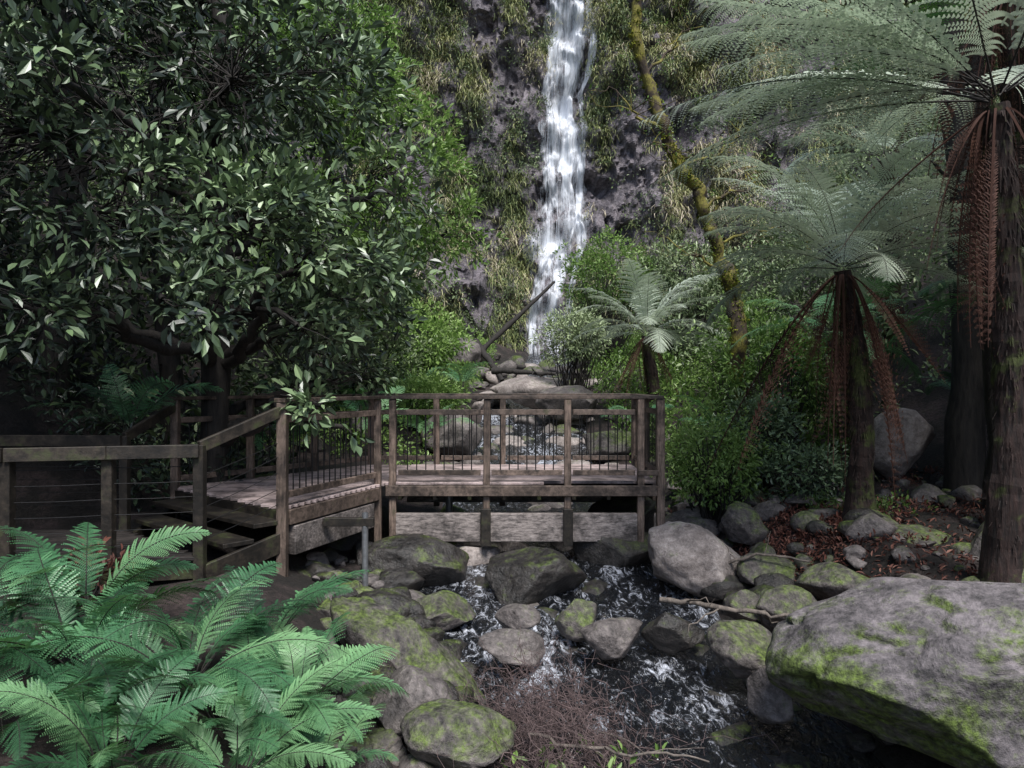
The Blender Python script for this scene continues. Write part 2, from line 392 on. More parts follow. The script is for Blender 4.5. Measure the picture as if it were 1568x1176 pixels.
def tree(name, path, rads, blobs, mleaf, lsize, nl, dens, tint=.5, bark=None, twig=.3, hole=.0, asp=.42, tvar=.2, inner=.35, hf=1.7):
    root = empty(name)
    bw = Buf(); bl = Buf()
    P = smoothpath(path, 28); rr = np.interp(np.linspace(0, 1, 28), np.linspace(0, 1, len(rads)), rads)
    tube(bw, P, rr*(1+.08*R.normal(0, 1, 28)), 12)
    for k, (c, r, tb) in enumerate(blobs):
        c = np.array(c, float); r = np.array(r, float)
        dist = np.linalg.norm(P-c, axis=1)+np.maximum(0, P[:, 2]-c[2]+.3)*3; j = int(np.argmin(dist))
        r0 = min(rr[j]*.6, .09)
        limb = wob(P[j], c, 12, .35, .06); tube(bw, limb, np.linspace(r0, r0*.3, 12), 6)
        n = int(dens*(r[0]*r[1]+r[1]*r[2]+r[0]*r[2]))
        Q, d = blob_pts(c, r, n, hole, 11+k, inner, hf)
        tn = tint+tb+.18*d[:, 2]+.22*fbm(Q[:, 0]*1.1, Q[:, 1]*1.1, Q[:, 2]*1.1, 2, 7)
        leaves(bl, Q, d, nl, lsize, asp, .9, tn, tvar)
        for q in Q[R.random(len(Q)) < twig]:
            s = limb[R.integers(5, 12)]
            tube(bw, wob(s, q, 5, .35, .05), np.linspace(.012, .004, 5), 3)
    bw.make("trunk_and_limbs", bark or M_bark, True, root)
    bl.make("foliage", mleaf, False, root)
    return root
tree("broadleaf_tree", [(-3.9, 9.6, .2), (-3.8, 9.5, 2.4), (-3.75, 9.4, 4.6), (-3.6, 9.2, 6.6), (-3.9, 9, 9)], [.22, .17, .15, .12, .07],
     [((-4.1, 7.3, 3.9), (1.4, 1.0, .9), -.15), ((-5.6, 7.4, 4.6), (1.5, 1.2, 1.6), -.40), ((-2.7, 7.6, 3.8), (1.05, .9, .9), .15),  # last value per blob: leaf tint with shaded left and sunlit right painted in
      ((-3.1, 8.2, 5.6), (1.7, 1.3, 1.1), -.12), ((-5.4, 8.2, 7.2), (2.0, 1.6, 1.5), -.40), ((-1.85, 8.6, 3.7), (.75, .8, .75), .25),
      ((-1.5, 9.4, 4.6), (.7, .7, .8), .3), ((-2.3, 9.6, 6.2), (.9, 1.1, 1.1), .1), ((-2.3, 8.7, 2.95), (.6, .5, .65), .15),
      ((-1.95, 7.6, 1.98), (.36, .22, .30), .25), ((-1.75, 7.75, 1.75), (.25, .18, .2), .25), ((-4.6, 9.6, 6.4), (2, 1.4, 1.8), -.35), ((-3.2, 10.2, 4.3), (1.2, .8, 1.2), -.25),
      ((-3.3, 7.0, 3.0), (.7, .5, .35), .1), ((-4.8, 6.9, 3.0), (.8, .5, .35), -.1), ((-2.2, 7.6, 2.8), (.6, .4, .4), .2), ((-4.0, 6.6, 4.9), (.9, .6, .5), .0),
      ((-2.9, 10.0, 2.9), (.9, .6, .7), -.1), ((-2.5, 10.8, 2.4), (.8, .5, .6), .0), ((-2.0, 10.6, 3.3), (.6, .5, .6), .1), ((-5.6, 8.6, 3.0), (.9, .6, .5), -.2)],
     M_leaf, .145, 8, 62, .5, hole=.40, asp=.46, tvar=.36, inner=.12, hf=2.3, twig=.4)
tree("broadleaf_tree", [(-4.3, 14.5, 1.6), (-3.9, 14.2, 4), (-3.4, 14, 7), (-3.2, 14, 10)], [.2, .16, .12, .06],
     [((-1.85, 13, 5.8), (1.0, 1.2, 1.4), .15), ((-3.4, 14, 8.6), (1.4, 1.4, 1.5), .1), ((-3.5, 13, 5.0), (1.6, 1.3, 1.5), 0),
      ((-2.7, 14.6, 4.2), (1.2, 1.2, 1.1), 0), ((-5.2, 14, 9), (2.2, 1.8, 1.8), -.1), ((-1.2, 13.6, 5.0), (.7, .7, .7), .2), ((-2.6, 13.4, 7.3), (1.0, 1.0, 1.2), .15)],
     M_leaf2, .12, 10, 64, .5, hole=.28, twig=.2, inner=.2)
for nm, x0, y0, bl in [("unseen_shade_tree", -8.5, 3.0, [((-6.8, 4.5, 8.6), (2.6, 2.6, 1.5), 0), ((-10, 5, 7.5), (2.5, 3.5, 2.2), 0), ((-7.0, 8.0, 11), (2.4, 2.4, 1.5), 0)]),  # trees out of view, added to shade the left and right sides
                       ("unseen_shade_tree", 10.5, 4.0, [((9.6, 6, 7.5), (2.6, 3.5, 2.3), 0), ((9.0, 9.5, 10), (2.6, 2.6, 1.6), 0)])]:
    tree(nm, [(x0, y0, .4), (x0+.1, y0, 4), (x0+.2, y0+.2, 8), (x0, y0, 12)], [.3, .25, .2, .1], bl, M_leaf, .28, 9, 24, .3, hole=.0, twig=.1)

def on_terrain(n, xr, yr, cond=None):
    x = R.uniform(*xr, n); y = R.uniform(*yr, n)
    m = np.abs(x-xs(y)) > ws(y)+.3
    if cond is not None: m &= cond(x, y)
    x, y = x[m], y[m]; return x, y, H(x, y)
def shrubmass(name, n, xr, yr, hgt, mat, size, nl, tint, cond=None, spread=1.0, asp=.42):
    x, y, z = on_terrain(n, xr, yr, cond)
    f = .5+.5*fbm(x*.5, y*.5, 0, 3, 77)
    P = np.stack([x, y, z+R.uniform(0.02, 1, len(x))*hgt*f], -1)
    out = nrm(np.stack([R.normal(0, .4, len(x)), -.5+R.normal(0, .3, len(x)), .5+0*x], -1))
    b = Buf(); leaves(b, P, out, nl, size, asp, spread, tint+.3*fbm(x, y, P[:, 2], 2, 8), .25)
    return b.make(name, mat)
shrubmass("hillside_shrubs", 5500, (-20, -3.2), (10.5, 30), 4.5, M_shrub, .18, 9, .28, lambda x, y: x < -3.6)
shrubmass("hillside_shrubs", 3600, (4.4, 22), (12.5, 29), 4.0, M_shrub, .16, 10, .5)
shrubmass("undergrowth", 1100, (-14, -3.6), (9.4, 12.5), 2.6, M_leaf, .12, 9, .18)
shrubmass("valley_shrubs", 1700, (-4.5, -.7), (13, 29), .9, M_leaf2, .11, 10, .7)
shrubmass("valley_shrubs", 1700, (1.9, 6), (11.5, 29), .9, M_leaf2, .12, 10, .5)
shrubmass("forest_wall", 2200, (8.4, 16), (5, 13), 6, M_leaf, .18, 9, .0)
shrubmass("forest_wall", 1900, (-16, -8.2), (2, 12), 7, M_leaf, .18, 9, .0)
shrubmass("groundcover", 1600, (2.3, 8), (8.8, 12.5), .45, M_leaf2, .06, 9, .35, lambda x, y: fbm(x*.9, y*.9, 4, 3, 2) > 0)

def bush(name, c, r, mat, size, nl, n, tint):
    root = empty(name); b = Buf(); bw = Buf(); c = np.array(c, float)
    Q, d = blob_pts(c, r, n, .05, 5+int(c[0]*10) % 50, .3)
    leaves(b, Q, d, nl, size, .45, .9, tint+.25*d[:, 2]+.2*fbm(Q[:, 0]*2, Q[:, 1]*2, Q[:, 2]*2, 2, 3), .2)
    g = np.array([c[0], c[1], float(H(c[0], c[1]))-.05])
    for q in Q[::6]: tube(bw, wob(g+R.normal(0, .08, 3)*[1, 1, 0], q, 6, .25), np.linspace(.018, .004, 6), 4)
    b.make("foliage", mat, False, root); bw.make("stems", M_bark, True, root)
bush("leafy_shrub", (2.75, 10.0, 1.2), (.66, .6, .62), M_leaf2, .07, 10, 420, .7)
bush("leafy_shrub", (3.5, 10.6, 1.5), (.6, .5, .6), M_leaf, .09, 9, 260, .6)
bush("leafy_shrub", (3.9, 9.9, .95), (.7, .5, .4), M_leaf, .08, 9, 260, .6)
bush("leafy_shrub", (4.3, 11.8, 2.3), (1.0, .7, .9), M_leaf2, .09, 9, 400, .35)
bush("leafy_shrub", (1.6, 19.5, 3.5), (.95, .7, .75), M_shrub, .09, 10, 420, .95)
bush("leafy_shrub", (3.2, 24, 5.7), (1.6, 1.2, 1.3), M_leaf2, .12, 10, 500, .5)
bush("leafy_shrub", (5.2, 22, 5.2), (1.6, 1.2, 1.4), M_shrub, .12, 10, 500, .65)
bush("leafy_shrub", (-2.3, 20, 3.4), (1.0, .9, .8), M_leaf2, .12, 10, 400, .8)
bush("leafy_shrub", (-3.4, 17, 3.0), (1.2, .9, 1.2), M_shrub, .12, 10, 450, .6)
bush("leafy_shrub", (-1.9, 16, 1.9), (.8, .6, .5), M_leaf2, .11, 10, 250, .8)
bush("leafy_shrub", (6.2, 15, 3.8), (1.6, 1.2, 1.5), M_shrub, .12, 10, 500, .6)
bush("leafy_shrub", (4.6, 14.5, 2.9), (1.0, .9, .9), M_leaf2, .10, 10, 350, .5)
bush("purple_leaf_shrub", (-3.5, 6.25, .55), (.3, .15, .3), M_litter, .07, 8, 60, .15)

# cliff vegetation
def cliffpts(n, dens):
    x = R.uniform(-10, 20, n); z = R.uniform(2.5, 22, n)
    m = dens(x, z); x, z = x[m], z[m]
    return np.stack([x, CY(x, z)-.05, z], -1)
notfall = lambda x, z: np.abs(x-np.interp(z, fz, fc)) > np.interp(z, fz, fw)*.85+.05
rockmask = lambda x, z: fbm(x*.7, z*.45, 2, 4, 97)+.16*np.exp(-((x-5)/2.5)**2)*sst(6, 9, z)+.28*np.exp(-((x+1.3)/1.7)**2)*sst(9, 13, z)
P = cliffpts(16500, lambda x, z: notfall(x, z) & (rockmask(x, z) < .02+R.normal(0, .10, x.shape)))
b = Buf(); L = .24; wd = .026; nb = 14; n = len(P)
B = np.repeat(P, nb, 0)+R.normal(0, .16, (n*nb, 3))*[1.2, .4, 1.]
a = R.uniform(-1.5, 1.5, n*nb); Ls = L*R.uniform(.4, 1.7, n*nb)*np.repeat(R.uniform(.3, 1.0, n)**1.6*2.0, nb)
o = nrm(np.stack([np.sin(a)*.9, -np.cos(a), R.uniform(-.2, 1.1, n*nb)], -1))
side = nrm(np.cross(o, [0, 0, 1.]))*wd
p1 = B+o*Ls[:, None]*.5; p2 = p1+nrm(o+np.array([0, 0, -1.0])+R.normal(0, .3, o.shape))*Ls[:, None]*.5; p3 = p2+nrm(np.array([0, 0, -1.])+o*.4+R.normal(0, .3, o.shape))*Ls[:, None]*.5
V = np.stack([B-side*.5, B+side*.5, p1+side*.5, p1-side*.5, p2+side*.4, p2-side*.4, p3+side*.1, p3-side*.1], 1)
q = np.array([[0, 1, 2, 3], [3, 2, 4, 5], [5, 4, 6, 7]])
t = np.repeat(np.clip(.40+.9*fbm(P[:, 0]*.8, P[:, 2]*.7, 0, 4, 15)+.12*(P[:, 0] > 3.4)+R.normal(0, .17, n), 0, 1), nb)
b.add(V.reshape(-1, 3), q=(q[None]+8*np.arange(n*nb)[:, None, None]).reshape(-1, 4), tint=np.repeat(np.clip(t+R.normal(0, .12, n*nb), 0, 1), 8))
b.make("cliff_grass", M_grass)
P = cliffpts(15000, lambda x, z: notfall(x, z) & (fbm(x*.8, z*.8, 6, 4, 33) > -.02+R.normal(0, .08, x.shape)+.22*(rockmask(x, z) > .15)))
b = Buf(); P[:, 1] -= R.uniform(0, .45, len(P))
leaves(b, P, np.tile([0, -.8, .3], (len(P), 1)), 9, .115, .5, 1.3, .45+.6*fbm(P[:, 0]*.9, P[:, 2]*.9, 0, 3, 3), .3)
b.make("cliff_shrubs", M_shrub)

# ------------------------------------------------------------ ferns
def frond(buf, o, az, e0, L, droop, width, npin, npul, tint=.5, mat=0, stem=None, roll=0., sweep=28, stipe=.14, hang=.25, pw=1.3, side_curve=0., fill=.42, srad=.006):
    s = np.linspace(0, 1, npin+1)
    e = e0-droop*s**pw; a = az+side_curve*s
    T = np.stack([np.cos(e)*np.cos(a), np.cos(e)*np.sin(a), np.sin(e)], -1)
    P = np.asarray(o, float)+np.cumsum(np.vstack([[0, 0, 0], (T[1:]+T[:-1])/2*L/npin]), 0)
    S = np.stack([-np.sin(a), np.cos(a), 0*a], -1); Nn = np.cross(T, S)
    S, Nn = S*math.cos(roll)+Nn*math.sin(roll), Nn*math.cos(roll)-S*math.sin(roll)
    if stem is not None: tube(stem, P, np.linspace(L*srad, L*.0012, npin+1), 4, tint=.3)
    k = s > stipe; P, T, S, Nn, sk = P[k], T[k], S[k], Nn[k], s[k]
    u = (sk-stipe)/(1-stipe)
    prof = np.minimum(1, (u/.30+.12))**.8*(1-u**2.2)**.8+.03
    Lp = width*prof*R.uniform(.82, 1.1, len(u))
    sp = L/npin
    t = (np.arange(npul)+.5)/npul
    for sg in (-1, 1):
        f = math.radians(sweep)+.25*u+R.normal(0, .07, len(u))
        D = sg*S*np.cos(f)[:, None]+T*np.sin(f)[:, None]+Nn*R.normal(.05, .10, (len(u), 1)); D = nrm(D)
        E = nrm(np.cross(Nn, D))
        C = P[:, None]+D[:, None]*(Lp[:, None]*t[None])[..., None]-Nn[:, None]*(hang*Lp[:, None]*t[None]**2)[..., None]
        lp = np.minimum(sp*fill, .5*Lp)[:, None]*((1-t)**.45)[None]+.002
        wv = (Lp/npul*.38)[:, None]*np.ones_like(lp)
        for sg2 in (-1, 1):
            Ed = sg2*E[:, None]+D[:, None]*.35-Nn[:, None]*.15
            b0 = C-D[:, None]*wv[..., None]; b1 = C+D[:, None]*wv[..., None]
            t1 = C+Ed*lp[..., None]+D[:, None]*wv[..., None]*.45; t0 = C+Ed*lp[..., None]-D[:, None]*wv[..., None]*.45
            V = np.stack([b0, b1, t1, t0], -2).reshape(-1, 3); n = len(V)//4
            tt = np.repeat(np.clip(tint+R.normal(0, .05, n)+.12*np.tile(t, len(u)), 0, 1), 4)
            buf.add(V, q=np.arange(n*4).reshape(-1, 4), tint=tt, mat=mat)
def fern(name, spots, npin=46, npul=13):
    root = empty(name); b = Buf(); st = Buf()
    for (x, y, z, nf, L, tint) in spots:
        a0 = R.uniform(0, 6.3)
        for k in range(nf):
            az = a0+k*2.399+R.normal(0, .2); l = L*R.uniform(.6, 1.12)
            frond(b, (x+.05*math.cos(az), y+.05*math.sin(az), z), az, math.radians(R.uniform(40, 78)), l, math.radians(R.uniform(60, 105)), l*.19, npin, npul,
                  tint+R.normal(0, .28), stem=st, roll=R.normal(0, .35), stipe=.18, side_curve=R.normal(0, .4), fill=.47)
    b.make("fronds", M_fern, False, root); st.make("stems", M_bark, True, root)
fern("bracken_fern", [(-1.95, 4.45, .38, 18, 1.05, .45), (-1.35, 4.6, .18, 17, .85, .65), (-1.6, 4.2, .2, 16, .8, .65)])
fern("bracken_fern", [(-2.6, 4.45, .46, 16, 1.1, .25), (-1.45, 3.9, .1, 16, .75, .7), (-2.0, 3.7, .25, 16, .8, .5), (-2.3, 4.0, .3, 15, .85, .35)])
fern("bracken_fern", [(-3.0, 5.2, .5, 12, 1.05, .1), (-1.10, 4.2, -.05, 13, .6, .8), (-2.6, 3.8, .35, 13, .85, .25), (-1.75, 5.2, .28, 14, .85, .45), (-1.18, 4.9, .05, 12, .55, .7), (-3.4, 4.6, .5, 12, 1.05, .05)])
fern("valley_fern", [(-4.6, 8.9, 1.6, 9, 1.2, .2), (-3.4, 10.6, 1.3, 8, 1.2, .3), (-2.6, 13.5, 1.4, 10, 1.2, .7), (-1.6, 14.5, 1.2, 10, 1.1, .9),
                     (-2.2, 17, 2.0, 10, 1.3, .9), (-1.3, 19, 2.1, 9, 1.2, 1.), (3.6, 12.6, 1.3, 9, 1.2, .6), (5.2, 12.5, 1.8, 9, 1.4, .6), (2.4, 14.5, 1.4, 9, 1.2, .6), (6.6, 10.8, 2.0, 8, 1.4, .3)], 30, 9)

def tree_fern(name, base, top, r, nf, L, tint=.5, ndead=10, emin=5, emax=70, azs=None, dl=1.0, green=None, width=.26, npul=14, drp=(50, 80), elist=None, dtint=.4, npin=46, hang=.35, bendt=.10):
    root = empty(name); b = Buf(); d = Buf(); st = Buf(); tr = Buf()
    base = np.array(base, float); top = np.array(top, float)
    nn_ = 60; P = wob(base, top, nn_, bendt); tt = np.linspace(0, 1, nn_); sd_ = 16
    P[:, 0] += .10*np.sin(tt*math.pi)
    T = nrm(np.gradient(P, axis=0)); A = nrm(np.cross(T, [0, 1., 0])); Bx = np.cross(T, A); th = np.arange(sd_)*2*math.pi/sd_
    TH, ZT = np.meshgrid(th, P[:, 2]); rr_ = r*(1.2-.45*tt+.5*np.exp(-(tt/.08)**2))[:, None]*(1+.28*fbm(np.cos(TH)*2+base[0], np.sin(TH)*2, ZT*2.2, 4, 5))
    V = P[:, None]+rr_[..., None]*(np.cos(th)[None, :, None]*A[:, None]+np.sin(th)[None, :, None]*Bx[:, None])
    i = np.arange(nn_-1)[:, None]*sd_; j = np.arange(sd_)[None]; j2 = (j+1) % sd_
    tr.add(V.reshape(-1, 3), q=np.stack([i+j, i+j2, i+sd_+j2, i+sd_+j], -1).reshape(-1, 4))
    nst = 900; j = R.integers(1, nn_-1, nst); a = R.uniform(0, 6.283, nst)
    o = np.stack([np.cos(a), np.sin(a), R.uniform(-4.5, -1.2, nst)], -1)
    p0 = P[j]+o*[1, 1, 0]*r*.85; p1 = p0+nrm(o)*R.uniform(.05, .16, (nst, 1)); sd = np.stack([-np.sin(a), np.cos(a), 0*a], -1)*.007
    V = np.stack([p0-sd, p0+sd, p1+sd*.4, p1-sd*.4], 1).reshape(-1, 3); tr.add(V, q=np.arange(nst*4).reshape(-1, 4))
    azl = azs if azs is not None else [k*2.399+R.normal(0, .15) for k in range(nf)]
    for k, az in enumerate(azl):
        u = (k+.5)/len(azl); e = math.radians(elist[k] if elist else emin+(emax-emin)*u)
        l = L*R.uniform(.85, 1.08)
        frond(b, top+[r*.5*math.cos(az), r*.5*math.sin(az), .02+.15*u], az, e, l, math.radians(R.uniform(*drp)), l*width, npin, npul,
              tint+R.normal(0, .16), stem=st, roll=R.normal(0, .2), side_curve=R.normal(0, .18), fill=.54, srad=.0035, hang=hang)
    for k in range(ndead):
        az = R.uniform(0, 6.28); l = L*R.uniform(.3, 1.0)*dl
        frond(d, top+[r*.8*math.cos(az), r*.8*math.sin(az), -.06], az, math.radians(R.uniform(-75, -25)), l, math.radians(R.uniform(15, 60)), l*R.uniform(.035, .07), 30, 6,
              dtint+R.normal(0, .3), stem=d, roll=R.normal(0, 1.5), hang=R.uniform(1.2, 2.2), pw=.35, fill=.6, side_curve=R.normal(0, .5))
    b.make("fronds", green or M_tfern, False, root); st.make("frond_stems", M_bark, True, root)
    if ndead: d.make("dead_frond_skirt", M_dead, False, root)
    tr.make("trunk", M_trunkf, False, root)
tree_fern("tree_fern", (4.0, 8.5, .55), (3.8, 8.5, 3.5), .12, 28, 1.85, .85, 22, 8, 75, dl=1.5, width=.30, dtint=.55)
tree_fern("tree_fern", (3.25, 17, 1.2), (3.1, 17, 3.3), .15, 22, 2.1, .9, 14, 8, 72, dtint=.6)
tree_fern("tree_fern", (4.15, 6.3, .3), (4.0, 6.1, 4.5), .13, 0, 2.8, .85, 26, 0, 0,
          azs=[3.05, 3.30, 2.8, 3.6, 2.5, 3.95, 2.2, 4.5, 1.5, .8, 5.4, 0.1, 3.2, 2.95, 3.45, 2.65, 3.0, 3.38, 2.72],
          elist=[18, 34, 8, 28, 24, 34, 34, 35, 25, 30, 30, 30, 2, 42, 12, 38, 28, 22, 18],
          drp=(26, 44), dl=.8, dtint=.25, width=.23, npin=60, npul=16, hang=.7)
tree_fern("tree_fern", (5.4, 11.5, 1.4), (5.0, 11.5, 2.9), .14, 12, 1.6, .8, 6, 0, 60, green=M_fern)
tree_fern("tree_fern", (6.8, 9.5, 1.2), (6.6, 9.3, 3.3), .14, 14, 1.9, .5, 12, 0, 65, green=M_fern)
tree_fern("tree_fern", (7.5, 14.5, 2), (7.3, 14.5, 6.6), .15, 16, 2.3, .6, 10, 0, 65)
tree_fern("tree_fern", (5.5, 8.0, .9), (5.35, 7.9, 6.4), .2, 12, 2.4, .1, 40, 0, 50, green=M_fern, dtint=.1)

# leaning mossy tree
root = empty("mossy_leaning_tree"); b = Buf(); mo = Buf(); lf = Buf()
path = np.array([(3.95, 12, .9), (3.77, 12, 1.65), (3.61, 12, 3.34), (3.4, 12, 4.19), (3.13, 12, 5.14), (2.72, 12, 5.72), (2.3, 12, 6.84), (1.9, 12, 8.4), (1.7, 12, 11)])
P = smoothpath(path, 80); P = P+np.stack([fbm(np.arange(80)*.23, 0*np.arange(80.), 0, 3, 4), fbm(np.arange(80)*.23, 5+0*np.arange(80.), 0, 3, 4), 0*np.arange(80)], -1)*.16
rr = np.linspace(.14, .075, 80)*(1+.35*fbm(np.arange(80)*.4, 0*np.arange(80.), 0, 3, 14)); tube(b, P, rr, 12)
for (j, dx, dy, dz) in [(38, 1.3, -.2, .5), (36, .9, .3, 1.1), (50, 1.2, 0, .5), (55, -.9, .2, .8), (45, -.7, -.2, .6), (62, 1.0, .2, .9), (33, 1.6, 0, .25), (28, -.8, .1, .4)]:
    q = P[j]+[dx, dy, dz]; L = wob(P[j], q, 12, .5, .05); tube(b, L, np.linspace(.03, .006, 12), 6)
    for m in range(12):
        s = L[R.integers(4, 12)]; e = s+R.normal(0, .28, 3); tube(b, wob(s, e, 5, .4), np.linspace(.01, .003, 5), 3)
        leaves(lf, e[None], nrm(R.normal(0, 1, (1, 3))), 5, .06, .5, 1, .6)
n = 5200; j = R.integers(0, 80, n); a = R.uniform(0, 6.28, n); mm = fbm(j*.12, a*.6, 0, 3, 19) > -.02; j, a = j[mm], a[mm]; n = len(j)
o = np.stack([np.cos(a), np.sin(a), R.normal(0, .5, n)], -1); C = P[j]+np.stack([np.cos(a), np.sin(a), R.uniform(-.5, .5, n)*.15], -1)*rr[j][:, None]
leaves(mo, C, o, 3, .035, .6, .6, .35+.4*(P[j, 2] > 5.6), .3)
b.make("trunk_and_limbs", M_barkm, True, root); mo.make("moss", M_moss, False, root); lf.make("foliage", M_leaf2, False, root)

for (x, y, top, r) in [(-6.6, 10.5, (-6.2, 10.5, 12), .2), (-5.3, 11.5, (-5.6, 11.3, 12), .14), (6.3, 10.3, (6.1, 10.4, 12), .2), (7.6, 8.2, (7.4, 8.0, 11), .25), (-7.9, 8.8, (-7.4, 9, 11), .18), (5.9, 9.0, (6.0, 9.0, 11), .12)]:
    b = Buf(); z = float(H(x, y))-.2
    Pp = wob((x, y, z), top, 24, .12); tube(b, Pp, np.linspace(r*1.3, r*.6, 24), 10)
    for k in range(7):
        s = Pp[R.integers(8, 24)]; tube(b, wob(s, s+[R.normal(0, 1), R.normal(0, .8), R.uniform(.2, 1)], 8, .4), np.linspace(r*.3, .01, 8), 5)
    b.make("tree_trunk", M_bark, True)

# ------------------------------------------------------------ rocks
def ico(n):
    bm = bmesh.new(); bmesh.ops.create_icosphere(bm, subdivisions=n, radius=1)
    V = np.array([v.co[:] for v in bm.verts]); T = np.array([[v.index for v in f.verts] for f in bm.faces]); bm.free(); return V, T
ICO = {k: ico(k) for k in (3, 4, 5, 6)}
def rockv(lv, seed, cuts=10, rough=.10, cmin=.52, pre=.25):
    V = ICO[lv][0].copy(); rg = np.random.default_rng(seed)
    V = V*(1+pre*fbm(V[:, 0]*.9+seed, V[:, 1]*.9, V[:, 2]*.9, 2, seed))[:, None]
    for k in range(cuts):
        n = nrm(rg.normal(0, 1, 3)); c = rg.uniform(cmin, .85); V = V-n*np.maximum(0, V@n-c)[:, None]*.96
    V = V*(1+rough*fbm(V[:, 0]*2.5+seed, V[:, 1]*2.5, V[:, 2]*2.5, 6, seed))[:, None]
    c = fbm(V[:, 0]*1.6+seed*3, V[:, 1]*1.6, V[:, 2]*1.6, 3, seed+3); return V*(1-.05*np.exp(-(c/.03)**2))[:, None]
def rot(V, rz, ry=0, rx=0):
    c, s = math.cos(ry), math.sin(ry); V = V@np.array([[c, 0, -s], [0, 1, 0], [s, 0, c]])
    c, s = math.cos(rx), math.sin(rx); V = V@np.array([[1, 0, 0], [0, c, s], [0, -s, c]])
    c, s = math.cos(rz), math.sin(rz); return V@np.array([[c, s, 0], [-s, c, 0], [0, 0, 1]])
def boulder(c, r, mat, seed, rz=0, ry=0, lv=4, cuts=10, name="boulder", rough=.12, cmin=.52, pre=.25):
    b = Buf(); V = rockv(lv, seed, cuts, rough, cmin, pre)/.82
    V = rot(V*np.array(r), rz, ry)
    b.add(V, t=ICO[lv][1]); o = b.make(name, mat, True); o.location = c; return o
boulder((2.2, 8.6, .08), (.60, .55, .46), M_rockl, 3, .2, .3, 5)
boulder((.15, 8.4, -.03), (.55, .45, .36), M_rockd, 4, .1, 0, 5)
boulder((-1.15, 8.9, -.1), (.62, .5, .36), M_rockd, 5, .4, 0, 5)
boulder((-2.3, 7.9, -.05), (.45, .45, .32), M_rockd, 52, .7, 0, 5)
boulder((-1.35, 7.2, -.12), (.36, .32, .24), M_rockd, 53, .7, 0, 5)
boulder((-.70, 7.5, -.14), (.3, .3, .2), M_rockm, 54, .7, 0, 5)
boulder((-.82, 5.95, .0), (.66, .30, .25), M_rockm, 6, -.25, .66, 5)
boulder((-.72, 5.0, -.02), (.24, .24, .25), M_rock, 7, .3, 0, 5)
boulder((-.36, 4.68, -.06), (.32, .26, .19), M_rockm, 8, .1, 0, 5)
boulder((.0, 6.4, -.10), (.25, .2, .15), M_rock, 9)
boulder((.05, 6.95, -.02), (.18, .2, .13), M_rock, 10)
boulder((.62, 7.1, -.04), (.20, .2, .17), M_rockm, 11)
boulder((.9, 6.6, -.07), (.26, .22, .16), M_rock, 12, .3)
boulder((1.48, 6.75, -.05), (.25, .2, .17), M_rockd, 13)
boulder((1.95, 6.1, .0), (.32, .24, .20), M_rockm, 14, -.3, .15, 5)
boulder((1.92, 5.5, -.12), (.16, .2, .17), M_rock, 15)
boulder((3.38, 4.8, .36), (1.36, .82, .50), M_rockb, 47, .03, .0, 6, 7, rough=.08, cmin=.74, pre=.12)
boulder((2.9, 9.2, .40), (.27, .25, .24), M_rockm, 17)
boulder((2.8, 8.0, .18), (.30, .25, .17), M_rockm, 18)
boulder((4.3, 8.0, .42), (.5, .35, .22), M_rockm, 19, .2)
boulder((5.7, 11.0, 1.25), (.45, .4, .46), M_rockl, 20)
boulder((4.95, 7.4, .50), (.42, .4, .42), M_rockm, 21)
boulder((2.6, 6.9, .12), (.22, .2, .18), M_rockm, 22)
boulder((2.2, 7.1, .05), (.16, .16, .14), M_rockm, 23)
boulder((.5, 20, 2.05), (.9, .7, .48), M_rockl, 24)
boulder((-1.5, 24, 3.1), (.65, .6, .5), M_rock, 25)
boulder((-1.1, 15, 1.15), (.62, .5, .45), M_rock, 26)
boulder((1.35, 18, 1.75), (.9, .6, .4), M_rock, 27)
boulder((1.9, 15, 1.0), (.6, .5, .35), M_rockm, 28)
boulder((1.3, 9.7, .0), (.55, .5, .42), M_rockd, 29)
boulder((3.2, 7.1, .25), (.35, .28, .2), M_rockm, 30)
def rockscatter(name, n, fx, size, mats, seed):
    rg = np.random.default_rng(seed); b = Buf(); lib = [rockv(3, seed*1000+k, 9, .14) for k in range(23)]
    for k in range(n):
        x, y = fx(rg); s = size(rg)
        V = rot(lib[k % 23]*np.array([s*rg.uniform(.9, 1.5), s*rg.uniform(.8, 1.2), s*rg.uniform(.5, .85)]), rg.uniform(0, 6.28), rg.normal(0, .25))
        b.add(V+[x, y, float(H(x, y))+s*.25], t=ICO[3][1], mat=int(rg.integers(0, len(mats))))
    return b.make(name, mats, True)
def fs(rg):
    y = rg.uniform(5.0, 9.2); return xs(y)+rg.uniform(-1, 1)*(ws(y)+.2), y
rockscatter("stream_rocks", 300, fs, lambda g: .10+.18*g.random()**1.8, [M_rockd, M_rock, M_rockd], 2)
def fs2(rg):
    y = rg.uniform(9, 28); return xs(y)+rg.normal(0, 1)*(ws(y)*.8), y
rockscatter("upstream_rocks", 330, fs2, lambda g: .12+.38*g.random()**2.2, [M_rock, M_rockl, M_rockm], 3)
def fs3(rg):
    y = rg.uniform(5.8, 11.5); return xs(y)+ws(y)+rg.uniform(-.2, 4.2), y
rockscatter("bank_rocks", 280, fs3, lambda g: .04+.2*g.random()**2.8, [M_rockm, M_rock, M_rockd], 4)
def fs4(rg):
    y = rg.uniform(4.3, 9); return xs(y)-ws(y)-rg.uniform(-.6, .8), y
rockscatter("bank_rocks", 260, fs4, lambda g: .04+.14*g.random()**2, [M_rockd, M_rockm, M_rock], 5)

